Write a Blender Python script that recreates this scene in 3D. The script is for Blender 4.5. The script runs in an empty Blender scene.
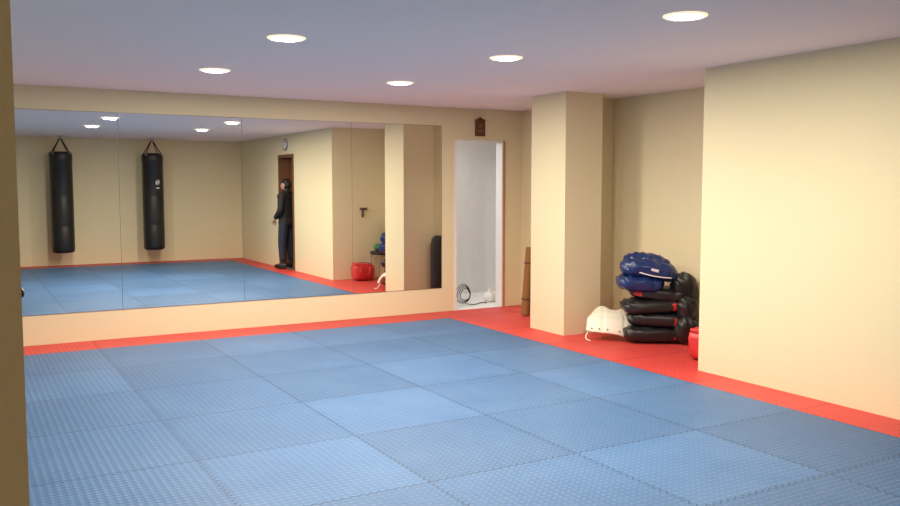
import bpy, bmesh, math, random
from mathutils import Vector, Matrix
random.seed(4)
# ------------------------------------------------------------ parameters
F=853.0; PITCH=4.42; YAW=30.0; ROLL=0.0
H=2.61; XW=5.57; M=9.5; YC=5.3; XA=6.6; YR=-0.10
BX=5.17; BY=8.98
LX=(1.98,3.77); LY=(7.5,5.65,3.75)
COL=(5.62,6.12,7.28,7.9)
C=bpy.context; D=bpy.data
def link(o): C.scene.collection.objects.link(o); return o
def mat(name,col,rough=.6,metal=0.,spec=.5,emit=None,es=0.,bump=None,coat=0):
    m=D.materials.new(name); m.use_nodes=True; nt=m.node_tree; b=nt.nodes['Principled BSDF']
    b.inputs['Base Color'].default_value=(*col,1); b.inputs['Roughness'].default_value=rough
    b.inputs['Metallic'].default_value=metal; b.inputs['Specular IOR Level'].default_value=spec
    if emit: b.inputs['Emission Color'].default_value=(*emit,1); b.inputs['Emission Strength'].default_value=es
    if coat: b.inputs['Coat Weight'].default_value=coat
    if bump:
        sc,st,var=bump
        tc=nt.nodes.new('ShaderNodeTexCoord'); n=nt.nodes.new('ShaderNodeTexNoise'); n.inputs['Scale'].default_value=sc; n.inputs['Detail'].default_value=5
        nt.links.new(tc.outputs['Object'],n.inputs['Vector'])
        bp=nt.nodes.new('ShaderNodeBump'); bp.inputs['Strength'].default_value=st; bp.inputs['Distance'].default_value=.01
        nt.links.new(n.outputs['Fac'],bp.inputs['Height']); nt.links.new(bp.outputs['Normal'],b.inputs['Normal'])
        if var:
            mx=nt.nodes.new('ShaderNodeMix'); mx.data_type='RGBA'
            mx.inputs['A'].default_value=(*[c*(1-var) for c in col],1); mx.inputs['B'].default_value=(*[min(1,c*(1+var)) for c in col],1)
            nt.links.new(n.outputs['Fac'],mx.inputs['Factor']); nt.links.new(mx.outputs['Result'],b.inputs['Base Color'])
    return m
def bm_obj(name,bm,mats,parent=None,smooth=False,loc=None,rot=None):
    me=D.meshes.new(name); bmesh.ops.recalc_face_normals(bm,faces=bm.faces[:]); bm.to_mesh(me); bm.free()
    for m in (mats if isinstance(mats,(list,tuple)) else [mats]): me.materials.append(m)
    if smooth:
        for p in me.polygons: p.use_smooth=True
    o=link(D.objects.new(name,me))
    if parent: o.parent=parent
    if loc: o.location=loc
    if rot: o.rotation_euler=rot
    return o
def addbox(bm,x0,x1,y0,y1,z0,z1,mi=0,bev=0):
    vs=[bm.verts.new((x,y,z)) for z in (z0,z1) for x,y in ((x0,y0),(x1,y0),(x1,y1),(x0,y1))]
    fs=[bm.faces.new([vs[i] for i in q]) for q in ((3,2,1,0),(4,5,6,7),(0,1,5,4),(1,2,6,5),(2,3,7,6),(3,0,4,7))]
    for f in fs: f.material_index=mi
    if bev:
        es=list({e for f in fs for e in f.edges})
        bmesh.ops.bevel(bm,geom=es,offset=bev,segments=3,affect='EDGES',profile=.5)
def boxes(name,lst,mats,parent=None,bev=0,**k):
    bm=bmesh.new()
    for b in lst: addbox(bm,*b[:6],mi=(b[6] if len(b)>6 else 0),bev=bev)
    return bm_obj(name,bm,mats,parent,**k)
def empty(name,loc=(0,0,0),rot=(0,0,0)):
    e=link(D.objects.new(name,None)); e.location=loc; e.rotation_euler=rot; e.empty_display_size=.1; return e
def lathe(name,prof,mats,parent=None,seg=32,loc=None,rot=None,mi=None):
    bm=bmesh.new(); rings=[]
    for r,z in prof:
        rings.append([bm.verts.new((r*math.cos(2*math.pi*i/seg),r*math.sin(2*math.pi*i/seg),z)) for i in range(seg)] if r>1e-5 else [bm.verts.new((0,0,z))])
    for k in range(len(rings)-1):
        a,b=rings[k],rings[k+1]
        for i in range(seg):
            j=(i+1)%seg
            if len(a)==1 and len(b)==1: continue
            if len(a)==1: f=bm.faces.new((a[0],b[i],b[j]))
            elif len(b)==1: f=bm.faces.new((a[i],a[j],b[0]))
            else: f=bm.faces.new((a[i],a[j],b[j],b[i]))
            if mi: f.material_index=mi[k]
    return bm_obj(name,bm,mats,parent,True,loc,rot)
def tube(name,pts,r,m,parent=None,cyc=False,smooth=True):
    c=D.curves.new(name,'CURVE'); c.dimensions='3D'; c.bevel_depth=r; c.bevel_resolution=3
    s=c.splines.new('NURBS' if smooth else 'POLY'); s.points.add(len(pts)-1)
    for p,q in zip(s.points,pts): p.co=(*q,1)
    if smooth: s.order_u=3; s.use_endpoint_u=True
    s.use_cyclic_u=cyc
    c.materials.append(m); o=link(D.objects.new(name,c)); c.use_fill_caps=True
    if parent: o.parent=parent
    return o
def puff(name,rx,ry,rz,m,parent=None,e=.45,ez=.6,loc=(0,0,0),rot=(0,0,0),fn=None,n=48,k=24,bend=0,mi=None,wr=0):
    sp=lambda v,p: math.copysign(abs(v)**p,v)
    bm=bmesh.new(); rows=[]
    for j in range(k+1):
        ph=-math.pi/2+math.pi*j/k
        row=[]
        for i in range(n):
            th=2*math.pi*i/n
            x=rx*sp(math.cos(ph),ez)*sp(math.cos(th),e); y=ry*sp(math.cos(ph),ez)*sp(math.sin(th),e); z=rz*sp(math.sin(ph),ez)
            if bend: z+= -bend*(x/rx)**2
            if wr:
                w=wr*(math.sin(x*37+y*11+loc[0]*9)*math.sin(y*43-z*20+loc[2]*31)+.5*math.sin(x*83+z*61))
                x*=1+w*.4; y*=1+w*.6; z+=w*rz
            if fn: x,y,z=fn(x,y,z)
            row.append((x,y,z))
        rows.append(row)
    top=bm.verts.new(rows[-1][0]); bot=bm.verts.new(rows[0][0])
    R=[[bm.verts.new(p) for p in row] for row in rows[1:-1]]
    for a,b in zip(R[:-1],R[1:]):
        for i in range(n): bm.faces.new((a[i],a[(i+1)%n],b[(i+1)%n],b[i]))
    for i in range(n):
        bm.faces.new((bot,R[0][(i+1)%n],R[0][i])); bm.faces.new((top,R[-1][i],R[-1][(i+1)%n]))
    if mi:
        bm.faces.ensure_lookup_table()
        for f in bm.faces: f.material_index=mi(f.calc_center_median())
    return bm_obj(name,bm,m,parent,True,loc,rot)

# ------------------------------------------------------------ materials
def floor_mat(name,col,col2):
    m=D.materials.new(name); m.use_nodes=True; nt=m.node_tree; b=nt.nodes['Principled BSDF']; L=nt.links.new
    def mt(op,a,bb=None,cc=None):
        n=nt.nodes.new('ShaderNodeMath'); n.operation=op
        for i,v in enumerate((a,bb,cc)):
            if v is None: continue
            if isinstance(v,(int,float)): n.inputs[i].default_value=v
            else: L(v,n.inputs[i])
        return n.outputs[0]
    tc=nt.nodes.new('ShaderNodeTexCoord'); s=nt.nodes.new('ShaderNodeSeparateXYZ'); L(tc.outputs['Object'],s.inputs[0])
    x,y=s.outputs[0],s.outputs[1]
    tx=mt('PINGPONG',y,.026); ty=mt('PINGPONG',x,.026)
    dx=mt('ADD',mt('SUBTRACT',x,BX-8.0+.013),tx); dy=mt('ADD',mt('SUBTRACT',y,BY-12.0+.013),ty)
    fx=mt('FRACT',dx); fy=mt('FRACT',dy)
    sx=mt('MINIMUM',fx,mt('SUBTRACT',1.,fx)); sy=mt('MINIMUM',fy,mt('SUBTRACT',1.,fy))
    mask=mt('LESS_THAN',mt('MINIMUM',sx,sy),.0052)
    cb=nt.nodes.new('ShaderNodeCombineXYZ'); L(mt('FLOOR',dx),cb.inputs[0]); L(mt('FLOOR',dy),cb.inputs[1])
    wn=nt.nodes.new('ShaderNodeTexWhiteNoise'); wn.noise_dimensions='3D'; L(cb.outputs[0],wn.inputs['Vector'])
    rnd=mt('MULTIPLY_ADD',wn.outputs['Value'],.25,.86)
    k=2*math.pi/.085
    pat=mt('MULTIPLY',mt('SINE',mt('MULTIPLY',mt('ADD',x,y),k)),mt('SINE',mt('MULTIPLY',mt('SUBTRACT',x,y),k)))
    pat=mt('SMOOTH_MAX',pat,0.,.2)
    nz=nt.nodes.new('ShaderNodeTexNoise'); nz.inputs['Scale'].default_value=1.1; nz.inputs['Detail'].default_value=8; nz.inputs['Roughness'].default_value=.7; L(tc.outputs['Object'],nz.inputs['Vector'])
    cr=nt.nodes.new('ShaderNodeMapRange'); cr.inputs[1].default_value=.3; cr.inputs[2].default_value=.7; L(nz.outputs['Fac'],cr.inputs[0])
    mx=nt.nodes.new('ShaderNodeMix'); mx.data_type='RGBA'; mx.inputs['A'].default_value=(*col,1); mx.inputs['B'].default_value=(*col2,1); L(cr.outputs[0],mx.inputs['Factor'])
    val=mt('MULTIPLY',mt('MULTIPLY',rnd,mt('MULTIPLY_ADD',pat,.24,.92)),mt('MULTIPLY_ADD',mask,-.55,1.))
    vm=nt.nodes.new('ShaderNodeVectorMath'); vm.operation='SCALE'; L(mx.outputs['Result'],vm.inputs[0]); L(val,vm.inputs['Scale'])
    L(vm.outputs[0],b.inputs['Base Color'])
    bp=nt.nodes.new('ShaderNodeBump'); bp.inputs['Strength'].default_value=.7; bp.inputs['Distance'].default_value=.0035
    L(mt('SUBTRACT',pat,mt('MULTIPLY',mask,1.2)),bp.inputs['Height']); L(bp.outputs['Normal'],b.inputs['Normal'])
    b.inputs['Roughness'].default_value=.5; b.inputs['Specular IOR Level'].default_value=.38
    return m
m_blue=floor_mat('foam_blue',(.056,.143,.315),(.086,.185,.365))
m_red=floor_mat('foam_red',(.60,.052,.048),(.68,.072,.062))
m_wall=mat('cream_paint',(.78,.695,.47),.8,spec=.2,bump=(90,.12,.02))
m_ceil=mat('ceiling_paint',(.93,.85,.83),.9,spec=.1,bump=(40,.08,.01))
m_white=mat('white_paint',(.80,.80,.80),.7,spec=.2,bump=(10,.1,.05))
m_sub=mat('subfloor_grey',(.45,.44,.42),.6,bump=(8,.1,.1))
m_mirror=mat('mirror_silver',(.90,.91,.89),.0,1.)
m_seam=mat('mirror_edge',(.10,.16,.14),.3)
m_trim=mat('lamp_ring_frosted',(.9,.85,.72),.35,emit=(1,.80,.50),es=.9)
m_lens=mat('lamp_lens',(1,1,1),.3,emit=(1,.92,.76),es=40)
m_black=mat('black_vinyl',(.012,.012,.014),.38,bump=(30,.3,.3))
m_blackc=mat('black_canvas',(.02,.02,.022),.8,bump=(80,.4,.3))
m_redv=mat('red_vinyl',(.55,.03,.03),.4,bump=(18,.25,.15))
m_bluev=mat('blue_vinyl',(.012,.03,.13),.3,bump=(16,.5,.3))
m_whitev=mat('cream_vinyl',(.78,.73,.62),.45,bump=(18,.2,.06))
m_logo=mat('white_print',(.8,.8,.78),.5)
m_steel=mat('steel',(.5,.5,.52),.3,1.)
m_wood=mat('dark_wood',(.12,.05,.025),.45,bump=(14,.3,.4))
m_woodm=mat('brown_door_wood',(.17,.07,.03),.5,bump=(14,.3,.3))
m_woodl=mat('orange_wood_trim',(.45,.2,.07),.4,bump=(20,.2,.2))
m_wick=mat('woven_straw',(.30,.13,.04),.7,bump=(60,.6,.4))
m_green=mat('green_vinyl',(.02,.22,.05),.4)
m_jacket=mat('black_jacket_cloth',(.012,.012,.015),.75,bump=(25,.4,.3))
m_jeans=mat('dark_jeans',(.02,.025,.045),.85,bump=(60,.3,.3))
m_skin=mat('skin',(.55,.33,.23),.5)
m_hair=mat('black_hair',(.01,.008,.007),.5,bump=(90,.8,.3))
m_shoe=mat('shoe_leather',(.015,.012,.01),.35)

# ------------------------------------------------------------ room
T=.2; XL=-1.7; DX0,DX1,DH=5.56,6.31,2.2; PY0,PY1=2.55,3.37
YB=M+1.5
boxes('floor',[(XL-T,8,YR-T,YB+T,-.2,-.025)],m_sub)
boxes('ceiling',[(XL-T,8,YR-T,YB+T,H,H+.15)],m_ceil)
boxes('wall_back',[(XL-T,DX0,M,M+.15,-.05,H),(DX0,DX1,M,M+.15,DH,H),(DX1,XA+T,M,M+.15,-.05,H)],m_wall)
boxes('wall_right',[(XW,XW+T,YR,PY0,-.05,H)],m_wall)
boxes('wall_right.001',[(XW,XW+T,PY0,PY1,DH,H)],m_wall)
boxes('wall_right.002',[(XW,XW+T,PY1,YC,-.05,H)],m_wall)
boxes('wall_return',[(XW+T,XA+T,YC-T,YC,-.05,H)],m_wall)
boxes('wall_alcove',[(XA,XA+T,YC,M,-.05,H)],m_wall)
boxes('wall_rear',[(XL-T,XW+T,YR-T,YR,-.05,H)],m_wall)
boxes('wall_left',[(XL-T,XL,YR,M,-.05,H)],m_wall)
boxes('column',[(COL[0],COL[1],COL[2],COL[3],0,H)],m_wall)
boxes('wall_column_stub',[(COL[1],XA,COL[2]+.38,COL[3]-.08,0,H)],m_wall)
boxes('pillar',[(-.42,.0665,1.2,1.6,0,H)],m_wall)
boxes('wall_storeroom',[(4.9,5.0,M+.15,YB,-.05,H),(7.2,7.3,M+.15,YB,-.05,H),(4.9,7.3,YB,YB+.1,-.05,H)],m_white)
boxes('wall_hall',[(7.3,7.4,YR,YC-T,-.05,H),(XW+T,7.4,YR-T,YR,-.05,H),(XA+T,7.4,YC-T-.1,YC-T,-.05,H)],m_woodl)
g=.0015
boxes('mat_blue',[(XL+g,BX,.38,BY,-.025,0)],m_blue)
for i,b in enumerate([(XL+g,BX,BY,M-g),(BX,XW-g,YR+g,YC-.02),(BX,XA-g,YC+g,M-g),(XL+g,BX,YR+g,.38)]):
    boxes('mat_red' if i==0 else 'mat_red.%03d'%i,[(*b,-.025,0)],m_red)
boxes('mat_red.004',[(BX,XW-g,YC-.02,YC+g,-.025,0)],m_red)
boxes('floor_storeroom',[(5.0,7.2,M+.001,YB,-.025,-.004)],m_white)
boxes('door_frame',[(DX1-.006,DX1+.014,M-.012,M+.008,0,DH+.01),(DX1-.02,DX1-.0005,M+.008,M+.16,0,DH+.01,1),(DX0-.012,DX0+.02,M-.012,M+.16,0,DH+.01,1),(DX0+.02,DX1-.02,M-.012,M+.16,DH-.015,DH+.01,1)],[m_woodl,m_white])
dd=empty('wooden_door',(XW+T,PY0+.03,0))
boxes('leaf',[(.01,.80,0,.04,0,2.14)],m_woodm,dd)
boxes('panels',[(.12,.68,.04,.052,.25,.95),(.12,.68,.04,.052,1.1,1.95)],m_woodm,dd,bev=.004)
tube('handle',[(.74,.04,1.02),(.74,.09,1.02),(.62,.09,1.02)],.009,m_steel,dd,smooth=False)
boxes('door_frame.001',[(XW-.015,XW+T+.01,PY1-.03,PY1+.03,0,DH+.03),(XW-.015,XW+T+.01,PY0-.03,PY0+.025,0,DH+.03),(XW-.015,XW+T+.01,PY0+.025,PY1-.03,DH-.03,DH+.03)],m_woodm)
# ------------------------------------------------------------ mirror
MZ0,MZ1=.31,2.37
mi=empty('wall_mirror',(0,0,0))
xs=[.12,1.48,2.79,4.12,5.355]
for i in range(4):
    boxes('panel_%d'%(i+1),[(xs[i]+.002,xs[i+1]-.002,M-.010,M-.006,MZ0,MZ1)],m_mirror,mi)
boxes('backing',[(xs[0]-.004,xs[-1]+.004,M-.006,M-.0005,MZ0-.004,MZ1+.004)],m_seam,mi)
# ------------------------------------------------------------ downlights
def downlight(i,x,y):
    e=empty('ceiling_downlight' if i==0 else 'ceiling_downlight.%03d'%i,(x,y,H))
    lathe('ring',[(.130,-.0005),(.128,-.006),(.115,-.011),(.104,-.010),(.098,-.004),(.098,-.0005)],m_trim,e,40)
    lathe('lens',[(.098,-.003),(.085,-.012),(.05,-.018),(0,-.020)],m_lens,e,32)
    l=D.lights.new('lamp','AREA'); l.shape='DISK'; l.size=.16; l.energy=56; l.color=(1,.885,.72)
    lo=link(D.objects.new('lamp',l)); lo.parent=e; lo.location=(0,0,-.022)
k=0
for y in LY:
    for x in LX: downlight(k,x,y); k+=1
pl=D.lights.new('storeroom_light','AREA'); pl.energy=17; pl.color=(1,.97,.94); pl.size=.3; po=link(D.objects.new('storeroom_light',pl)); po.location=(5.5,M+1.0,2.4)
pl=D.lights.new('hall_fill_light','AREA'); pl.energy=7; pl.color=(1,.85,.65); pl.size=.3; po=link(D.objects.new('hall_fill_light',pl)); po.location=(6.6,3.8,2.5)  # added fill without a fixture, lifts the dim hall behind the doorway
# ------------------------------------------------------------ punching bags
def bag(i,x,y,logo):
    e=empty('punching_bag' if i==0 else 'punching_bag.%03d'%i,(x,y,0))
    z0,z1,r=.29,2.30,.212
    prof=[(0,z0),(r*.8,z0),(r*.95,z0+.02),(r,z0+.06),(r*1.01,z0+.5),(r*.985,z0+.52),(r*1.0,z0+.54),(r,z0+1.1),(r*.985,z0+1.12),(r,z0+1.14),(r*.99,z1-.2),(r*1.02,z1-.19),(r*1.02,z1-.06),(r*.97,z1-.02),(r*.85,z1),(0,z1-.01)]
    lathe('bag_body',prof,m_black,e,40)
    for q in range(4):
        a=math.pi/4+q*math.pi/2; c,s=math.cos(a),math.sin(a)
        tube('strap_%d'%(q+1),[(c*r*1.02,s*r*1.02,z1-.2),(c*r*1.02,s*r*1.02,z1-.02),(c*.02,s*.02,H-.05)],.011,m_black,e,smooth=False)
        lathe('d_ring_%d'%(q+1),[(.022,-.004),(.028,0),(.022,.004),(.016,0),(.022,-.004)],m_steel,e,16,loc=(c*r*1.04,s*r*1.04,z1-.03),rot=(math.pi/2,0,a+math.pi/2))
    lathe('swivel',[(0,-.08),(.022,-.075),(.026,-.06),(.014,-.04),(.012,-.02),(.05,-.015),(.052,-.0005),(0,-.0005)],m_steel,e,24,loc=(0,0,H))
    if logo:
        bm=bmesh.new()
        for (a0,za,zb,w) in [(-.45,1.66,1.74,.10),(-.31,1.64,1.76,.06),(-.2,1.65,1.73,.12),(-.45,1.57,1.59,.34)]:
            for t in range(4):
                aa=math.pi/2+a0+w*t/4; ab=math.pi/2+a0+w*(t+1)/4; rr=r*1.012+.002
                bm.faces.new([bm.verts.new((rr*math.cos(q),rr*math.sin(q),zz)) for q,zz in ((aa,za),(ab,za),(ab,zb),(aa,zb))])
        bm_obj('logo',bm,m_logo,e)
    return e
bag(0,1.82,.36,False); bag(1,3.57,.36,True)
# ------------------------------------------------------------ wall items
pq=empty('wall_plaque',(5.93,M,2.37))
bm=bmesh.new(); addbox(bm,-.075,.075,-.022,-.001,-.11,.09,0,.006); bm_obj('board',bm,m_wood,pq)
bm=bmesh.new()
pts=[(-.085,.088),(-.06,.108),(-.02,.115),(0,.135),(.02,.115),(.06,.108),(.085,.088)]
a=[bm.verts.new((x,-.028,z)) for x,z in pts]; b=[bm.verts.new((x,-.001,z)) for x,z in pts]
bm.faces.new(a); bm.faces.new(b[::-1])
for i in range(7): bm.faces.new((a[i],a[(i+1)%7],b[(i+1)%7],b[i]))
bm_obj('crest',bm,m_wood,pq)
boxes('brass_plate',[(-.045,.045,-.026,-.021,-.06,-.03),(-.03,.03,-.026,-.021,.0,.05)],mat('aged_brass',(.25,.12,.06),.4,.5),pq)
ck=empty('wall_clock',(XW,2.97,2.42),(0,-math.pi/2,0))
lathe('case',[(0,.001),(.115,.001),(.12,.02),(.11,.035),(.098,.036),(.095,.024)],m_steel,ck,40)
lathe('dial',[(.096,.024),(0,.024)],m_logo,ck,40)
boxes('hands',[(-.004,.07,-.004,.004,.026,.029),(-.004,.004,-.05,.004,.026,.029)],m_black,ck)
hk=empty('coat_hook',(6.15,YC,1.22),(0,0,-math.pi/2))
boxes('plate',[(-.015,-.001,-.07,.07,-.02,.02)],m_wood,hk,bev=.004)
for q,yy in enumerate((-.04,.04)):
    tube('peg_%d'%(q+1),[(-.01,yy,0),(-.06,yy,-.01),(-.08,yy,.03)],.008,m_steel,hk)
tube('strap',[(-.07,-.04,.01),(-.06,-.06,-.08),(-.05,-.04,-.16),(-.06,-.02,-.08),(-.07,-.04,.01)],.009,m_blackc,hk)
lathe('wall_bumper',[(0,.0),(.008,.0),(.008,.004),(.005,.008),(0,.009)],m_black,None,20,loc=(.067,1.3,1.455),rot=(0,math.pi/2,0))
# ------------------------------------------------------------ gear stack
st=empty('kick_pad_stack',(6.175,6.57,.012),(0,0,math.radians(-38)))
def pad(n,loc,rz,rx=.30,ry=.19,h=.075,tilt=0,side=1):
    def mi(c): return 1 if (c.y<-ry*.80 and abs(c.x-side*rx*.70)<.045 and abs(c.z)<h*.45) else (2 if (c.y<-ry*.9 and abs(c.x-side*rx*.25)<.035 and abs(c.z)<.010) else 0)
    return puff(n,rx,ry,h,[m_black,m_redv,m_logo],st,.42,.6,loc,(0,tilt,rz),wr=.09,mi=mi)
pad('pad_1',(.05,0,.082),.08,.32,.20,.082,0,1); pad('pad_2',(.08,.01,.230),-.08,.30,.19,.078,.03,1); pad('pad_3',(.03,0,.368),.1,.31,.19,.078,-.04,1); pad('pad_4',(.08,.02,.495),-.05,.28,.18,.075,.1,-1)
def logo2(c): return 1 if (c.y<-.10 and abs(c.z+.0)<.014 and .02<c.x<.09) else 0
puff('blue_guard_lower',.235,.19,.09,[m_bluev],st,.6,.7,(-.10,-.03,.60),(0,.08,.1),wr=.10)
def seamf(x,y,z):
    q=1-.10*math.exp(-((x+.09)/.015)**2)-.10*math.exp(-((x-.10)/.015)**2)
    return x,y*q,z*q
puff('blue_guard_front',.29,.17,.105,[m_bluev,m_logo],st,.65,.75,(-.01,-.04,.76),(.1,.14,.05),wr=.10,mi=logo2,bend=.035,fn=seamf)
puff('blue_guard_back',.25,.15,.095,[m_bluev],st,.7,.75,(-.03,.05,.81),(-.15,.10,-.1),wr=.10,bend=.03,fn=seamf)
tube('blue_strap',[(-.24,-.17,.76),(-.10,-.21,.72),(.07,-.215,.68),(.20,-.18,.67)],.006,m_logo,st)
puff('black_glove_1',.13,.11,.18,[m_black],st,.8,.8,(.35,-.04,.54),(.2,-.35,.2),wr=.09)
puff('black_glove_2',.12,.10,.140,[m_black],st,.8,.8,(.36,-.16,.150),(.3,.2,.2),wr=.09)
puff('black_glove_3',.11,.10,.14,[m_black],st,.8,.8,(.37,-.12,.35),(.1,-.2,.6),wr=.09)
# red sports bag on the floor
rc=empty('red_sports_bag',(6.01,5.565,.006),(0,0,.12))
puff('bag_body',.18,.155,.135,[m_redv],rc,.38,.42,(0,0,.138),wr=.05)
puff('flap',.165,.135,.03,[m_redv],rc,.38,.6,(-.01,.0,.265),(.0,.06,.05),wr=.08)
tube('zip',[(-.15,0,.292),(-.05,0,.30),(.05,0,.298),(.14,0,.285)],.004,m_black,rc)
tube('handle',[(-.08,.14,.22),(-.08,.19,.16),(-.04,.20,.10),(.04,.20,.10),(.08,.19,.16),(.08,.14,.22)],.010,m_redv,rc)
# chair in the alcove corner
ch=empty('padded_chair',(6.385,5.58,0))
puff('seat',.18,.20,.035,[m_blackc],ch,.35,.6,(0,0,.46))
puff('backrest',.025,.20,.17,[m_blackc],ch,.5,.4,(.165,0,.76),(0,.12,0))
for q,(xx,yy) in enumerate(((-.15,-.17),(-.15,.17),(.15,-.17),(.15,.17))):
    if xx<0: tube('leg_%d'%(q+1),[(xx*.9,yy,.44),(xx,yy,.01)],.011,m_steel,ch,smooth=False)
    else: tube('leg_%d'%(q+1),[(xx+.03,yy,.01),(xx-.01,yy,.44),(xx+.02,yy,.62),(xx+.03,yy,.85)],.011,m_steel,ch,smooth=False)
tube('rail_1',[(-.14,-.17,.42),(.14,-.17,.42)],.009,m_steel,ch,smooth=False); tube('rail_2',[(-.14,.17,.42),(.14,.17,.42)],.009,m_steel,ch,smooth=False)
gm=empty('green_focus_mitt',(6.33,5.56,.497),(0,0,.3))
puff('mitt',.10,.12,.06,[m_green],gm,.8,.8,(0,0,.064),wr=.08)
puff('cuff',.06,.05,.045,[m_black],gm,.8,.8,(0,.12,.05))
sb=empty('kick_shield',(6.10,8.13,.001),(0,0,.1))
puff('shield',.14,.085,.44,[m_black],sb,.45,.35,(0,0,.45),wr=.02)
tube('grip',[(-.05,-.08,.6),(-.05,-.13,.55),(-.05,-.13,.45),(-.05,-.08,.40)],.012,m_blackc,sb)
# cream chest protector lying against the stack
def chest():
    bm=bmesh.new(); nu,nv=44,26; G=[]
    rot=Matrix.Rotation(math.radians(9),4,'Y')@Matrix.Rotation(math.radians(-44),4,'X')
    for j in range(nv+1):
        v=j/nv; row=[]
        for i in range(nu+1):
            s=-1+2*i/nu
            w=.262*(1-.34*max(0,v-.40)**1.5)
            a=s*1.2
            x=w*math.sin(a)/math.sin(1.2); y=-.15*(math.cos(a)-math.cos(1.2))
            neck=.045*max(0,1-(abs(s)/.30)**2.5)*v**4
            arm=.12*max(0,(abs(s)-.45)/.55)**1.6*v**1.6
            bot=.06*abs(s)**3*(1-v)
            z=.41*v-neck-arm*1.2+bot
            y+=.10*math.sin(v*1.9)*v-.06*math.sin(math.pi*v)
            pf=.008*(1-math.exp(-(abs(s)-.33)**2/.002))+.005*abs(math.sin(v*math.pi*4))
            row.append(bm.verts.new(rot@Vector((x,y-pf,z))))
        G.append(row)
    zm=min(v.co.z for v in bm.verts)
    for v in bm.verts: v.co.z-=zm-.018
    for j in range(nv):
        for i in range(nu): bm.faces.new((G[j][i],G[j][i+1],G[j+1][i+1],G[j+1][i]))
    cp=empty('chest_protector',(5.86,6.79,0),(0,0,math.radians(-34)))
    ey=[Vector(G[2][i].co) for i in (6,12,18,26,32,38)]+[Vector(G[23][i].co) for i in (12,32)]
    o=bm_obj('shell',bm,m_whitev,cp,True); md=o.modifiers.new('s','SOLIDIFY'); md.thickness=.028; md.offset=0
    md=o.modifiers.new('b','BEVEL'); md.width=.008; md.segments=3
    for q,p in enumerate(ey): puff('eyelet_%d'%(q+1),.008,.008,.008,[m_blackc],cp,1,1,tuple(p+Vector((0,-.014,.006))),n=12,k=8)
    tube('side_strap',[tuple(ey[0]+Vector((-.01,.03,.0))),(-.26,.03,.05),(-.26,-.02,.012),(-.22,-.08,.012)],.007,m_whitev,cp)
chest()
wr=empty('straw_mat_roll',(6.08,8.66,0),(0,math.radians(5),0))
prof=[(0,0.01)]
for q in range(42):
    z=.015+q*.02; prof+=[(.052,z),(.06,z+.01)]
prof+=[(.05,.86),(0,.86)]
lathe('roll',prof,m_wick,wr,24)
for q,z in enumerate((.2,.65)): lathe('tie_%d'%(q+1),[(.059,z),(.068,z+.01),(.059,z+.02)],m_wood,wr,24)
cb=empty('cable_coil',(5.93,M+.36,0))
for q in range(4):
    rr=.075+.016*q
    tube('loop_%d'%(q+1),[(rr*math.cos(t*math.pi/6),.02*q+.015*math.sin(t),.15+rr*1.1*math.sin(t*math.pi/6)) for t in range(12)],.005,m_black,cb,cyc=True)
tube('tail',[(.0,.0,.02),(.10,-.05,.006),(.2,.0,.006),(.3,.1,.006),(.36,.02,.006)],.006,m_black,cb)
bg=empty('white_sack',(6.42,M+.5,-.004))
puff('sack',.10,.08,.07,[m_white],bg,.9,.9,(0,0,.07),wr=.15)
puff('knot',.025,.022,.035,[m_white],bg,.8,.8,(0,0,.15),wr=.1)

# ------------------------------------------------------------ person
def skin_mesh(name,V,E,mats,parent,root=0,sub=2,matfn=None):
    bm=bmesh.new(); ly=bm.verts.layers.skin.verify(); vs=[]
    for i,(co,r) in enumerate(V):
        v=bm.verts.new(co); v[ly].radius=r if isinstance(r,tuple) else (r,r); v[ly].use_root=(i==root); vs.append(v)
    for a,b in E: bm.edges.new((vs[a],vs[b]))
    me=D.meshes.new(name+'_cage'); bm.to_mesh(me); bm.free()
    t=link(D.objects.new(name+'_cage',me)); t.modifiers.new('k','SKIN').use_smooth_shade=True
    s=t.modifiers.new('s','SUBSURF'); s.levels=sub; s.render_levels=sub
    C.view_layer.update(); dg=C.evaluated_depsgraph_get()
    nm=D.meshes.new_from_object(t.evaluated_get(dg)); D.objects.remove(t,do_unlink=True)
    nm.materials.clear()
    for m in mats: nm.materials.append(m)
    for p in nm.polygons:
        p.use_smooth=True
        if matfn: p.material_index=matfn(p.center)
    o=link(D.objects.new(name,nm)); o.parent=parent; return o
pe=empty('person',(5.60,2.87,0),(0,0,math.radians(-34)))
V=[((0,0,.97),(.165,.125)),((0,.005,1.12),(.168,.125)),((0,0,1.30),(.19,.135)),((0,.01,1.43),(.14,.10)),((0,.01,1.51),(.062,.062)),((0,-.008,1.585),(.052,.055)),
 ((.18,.01,1.425),(.085,.08)),((.26,.05,1.15),(.066,.066)),((.17,-.15,.99),(.050,.050)),
 ((-.18,.01,1.425),(.085,.08)),((-.26,.05,1.15),(.066,.066)),((-.16,-.16,.98),(.050,.050)),
 ((.095,0,.90),(.112,.115)),((.11,-.015,.50),(.085,.088)),((.125,.02,.12),(.068,.072)),
 ((-.095,0,.90),(.112,.115)),((-.12,-.03,.50),(.085,.088)),((-.14,.0,.12),(.068,.072)),
 ((.22,.035,1.30),(.074,.074)),((-.22,.035,1.30),(.074,.074))]
E=[(0,1),(1,2),(2,3),(3,4),(4,5),(3,6),(6,18),(18,7),(7,8),(3,9),(9,19),(19,10),(10,11),(0,12),(12,13),(13,14),(0,15),(15,16),(16,17)]
def bmf(c):
    if c.z>1.535: return 2
    if c.z>.93 : return 0
    return 0 if abs(c.x)>.13 and c.y<-.1 and c.z>.85 else 1
skin_mesh('body',V,E,[m_jacket,m_jeans,m_skin],pe,matfn=bmf)
lathe('collar',[(.062,1.50),(.085,1.49),(.088,1.52),(.075,1.555),(.064,1.55)],m_jacket,pe,28,loc=(0,.005,0))
lathe('jacket_hem',[(.155,.86),(.182,.85),(.187,.90),(.178,1.0),(.16,1.02)],m_jacket,pe,32).scale=(1,.80,1)
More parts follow.
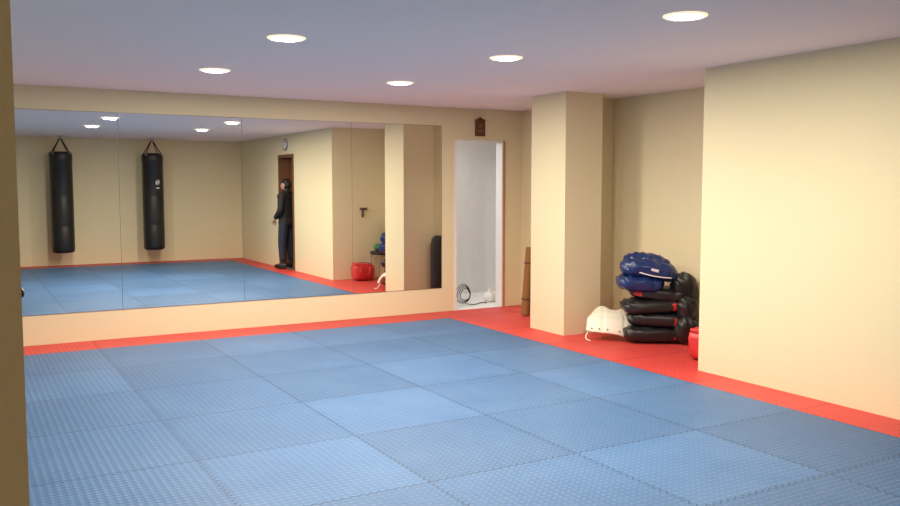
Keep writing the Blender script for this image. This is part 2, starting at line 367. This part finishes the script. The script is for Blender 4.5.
for sx,ax,ay in ((1,.125,.02),(-1,-.14,.0)):
    def sh(x,y,z): return (x*(1-.25*max(0,y/.14)),y,z*(1-.35*max(0,-y/.14)))
    puff('shoe_%s'%('left' if sx>0 else 'right'),.05,.14,.055,[m_shoe],pe,.75,.6,(ax,ay-.055,.056),(0,0,.12*sx),fn=sh,n=28,k=16)
def hand(side,wrist,dirv):
    d=Vector(dirv).normalized(); up=Vector((0,0,1)); s=d.cross(up).normalized()*(1 if side>0 else -1); nrm=s.cross(d).normalized()
    w=Vector(wrist)
    P=lambda a,b,c: tuple(w+d*a+s*b+nrm*c)
    nm='left' if side>0 else 'right'
    skin_mesh('palm_'+nm,[(P(-.03,0,0),(.028,.026)),(P(.03,0,0),(.036,.018)),(P(.075,0,0),(.040,.016))],[(0,1),(1,2)],[m_skin],pe,sub=1)
    for n,(b,l) in enumerate(((-.032,.062),(-.011,.074),(.011,.070),(.031,.055))):
        skin_mesh('finger_%s_%d'%(nm,n+1),[(P(.06,b,0),.0095),(P(.085,b,0),.009),(P(.085+l*.5,b,-.018*side),.008),(P(.085+l*.8,b,-.04*side),.007)],[(0,1),(1,2),(2,3)],[m_skin],pe,sub=1)
    skin_mesh('thumb_'+nm,[(P(.02,-.022,0),.012),(P(.05,-.052,-.005),.011),(P(.08,-.062,-.015),.009)],[(0,1),(1,2)],[m_skin],pe,sub=1)
hand(1,(.155,-.185,.965),(-.45,-.35,-.5)); hand(-1,(-.145,-.195,.955),(.5,-.35,-.45))
he=Vector((0,-.012,1.635))
def headf(x,y,z):
    t=max(0,-z/.118); x*=1-.28*t*t; y=y*(1-.12*t) - .012*t
    if y<0:
        y-=.020*math.exp(-((x/.013)**2+((z+.012)/.022)**2))
        y+=.006*math.exp(-(((abs(x)-.03)/.014)**2+((z-.012)/.012)**2))
        y-=.004*math.exp(-((x/.025)**2+((z+.055)/.008)**2))
    return x,y,z
hd=empty('head_group',tuple(he),(0,0,math.radians(-18))); hd.parent=pe
puff('head',.076,.096,.118,[m_skin],hd,1,1,fn=headf,n=56,k=40)
for s in (1,-1):
    puff('eye_%d'%(1 if s>0 else 2),.011,.007,.007,[m_black],hd,1,1,(s*.03,-.083,.012),n=12,k=8)
    puff('ear_%d'%(1 if s>0 else 2),.010,.018,.030,[m_skin],hd,1,1,(s*.076,.0,.0),(0,0,.3*s),n=14,k=10)
puff('mouth',.022,.005,.004,[mat('lips',(.4,.15,.12),.5)],hd,1,1,(0,-.092,-.055),n=12,k=8)
def hairf(x,y,z):
    if z<.035 and y<-.02: y=-.02+ (y+.02)*.1
    if z<-.03: z=-.03+(z+.03)*.75
    return x,y,z
puff('hair',.085,.106,.125,[m_hair],hd,1,1,(0,.009,.007),fn=hairf,n=40,k=30)

# ------------------------------------------------------------ world, camera
w=D.worlds.new('World'); C.scene.world=w; w.use_nodes=True
w.node_tree.nodes['Background'].inputs[0].default_value=(.5,.5,.55,1); w.node_tree.nodes['Background'].inputs[1].default_value=.3
cam=D.cameras.new('camera'); co=link(D.objects.new('camera',cam)); co.location=(0,0,1.6)
co.rotation_euler=(Matrix.Rotation(math.radians(-YAW),4,'Z')@Matrix.Rotation(math.radians(90-PITCH),4,'X')@Matrix.Rotation(math.radians(ROLL),4,'Z')).to_euler()
cam.sensor_width=36; cam.lens=F/900*36; cam.clip_start=.02
C.scene.camera=co
C.scene.view_settings.view_transform='Standard'
C.scene.view_settings.exposure=0.0
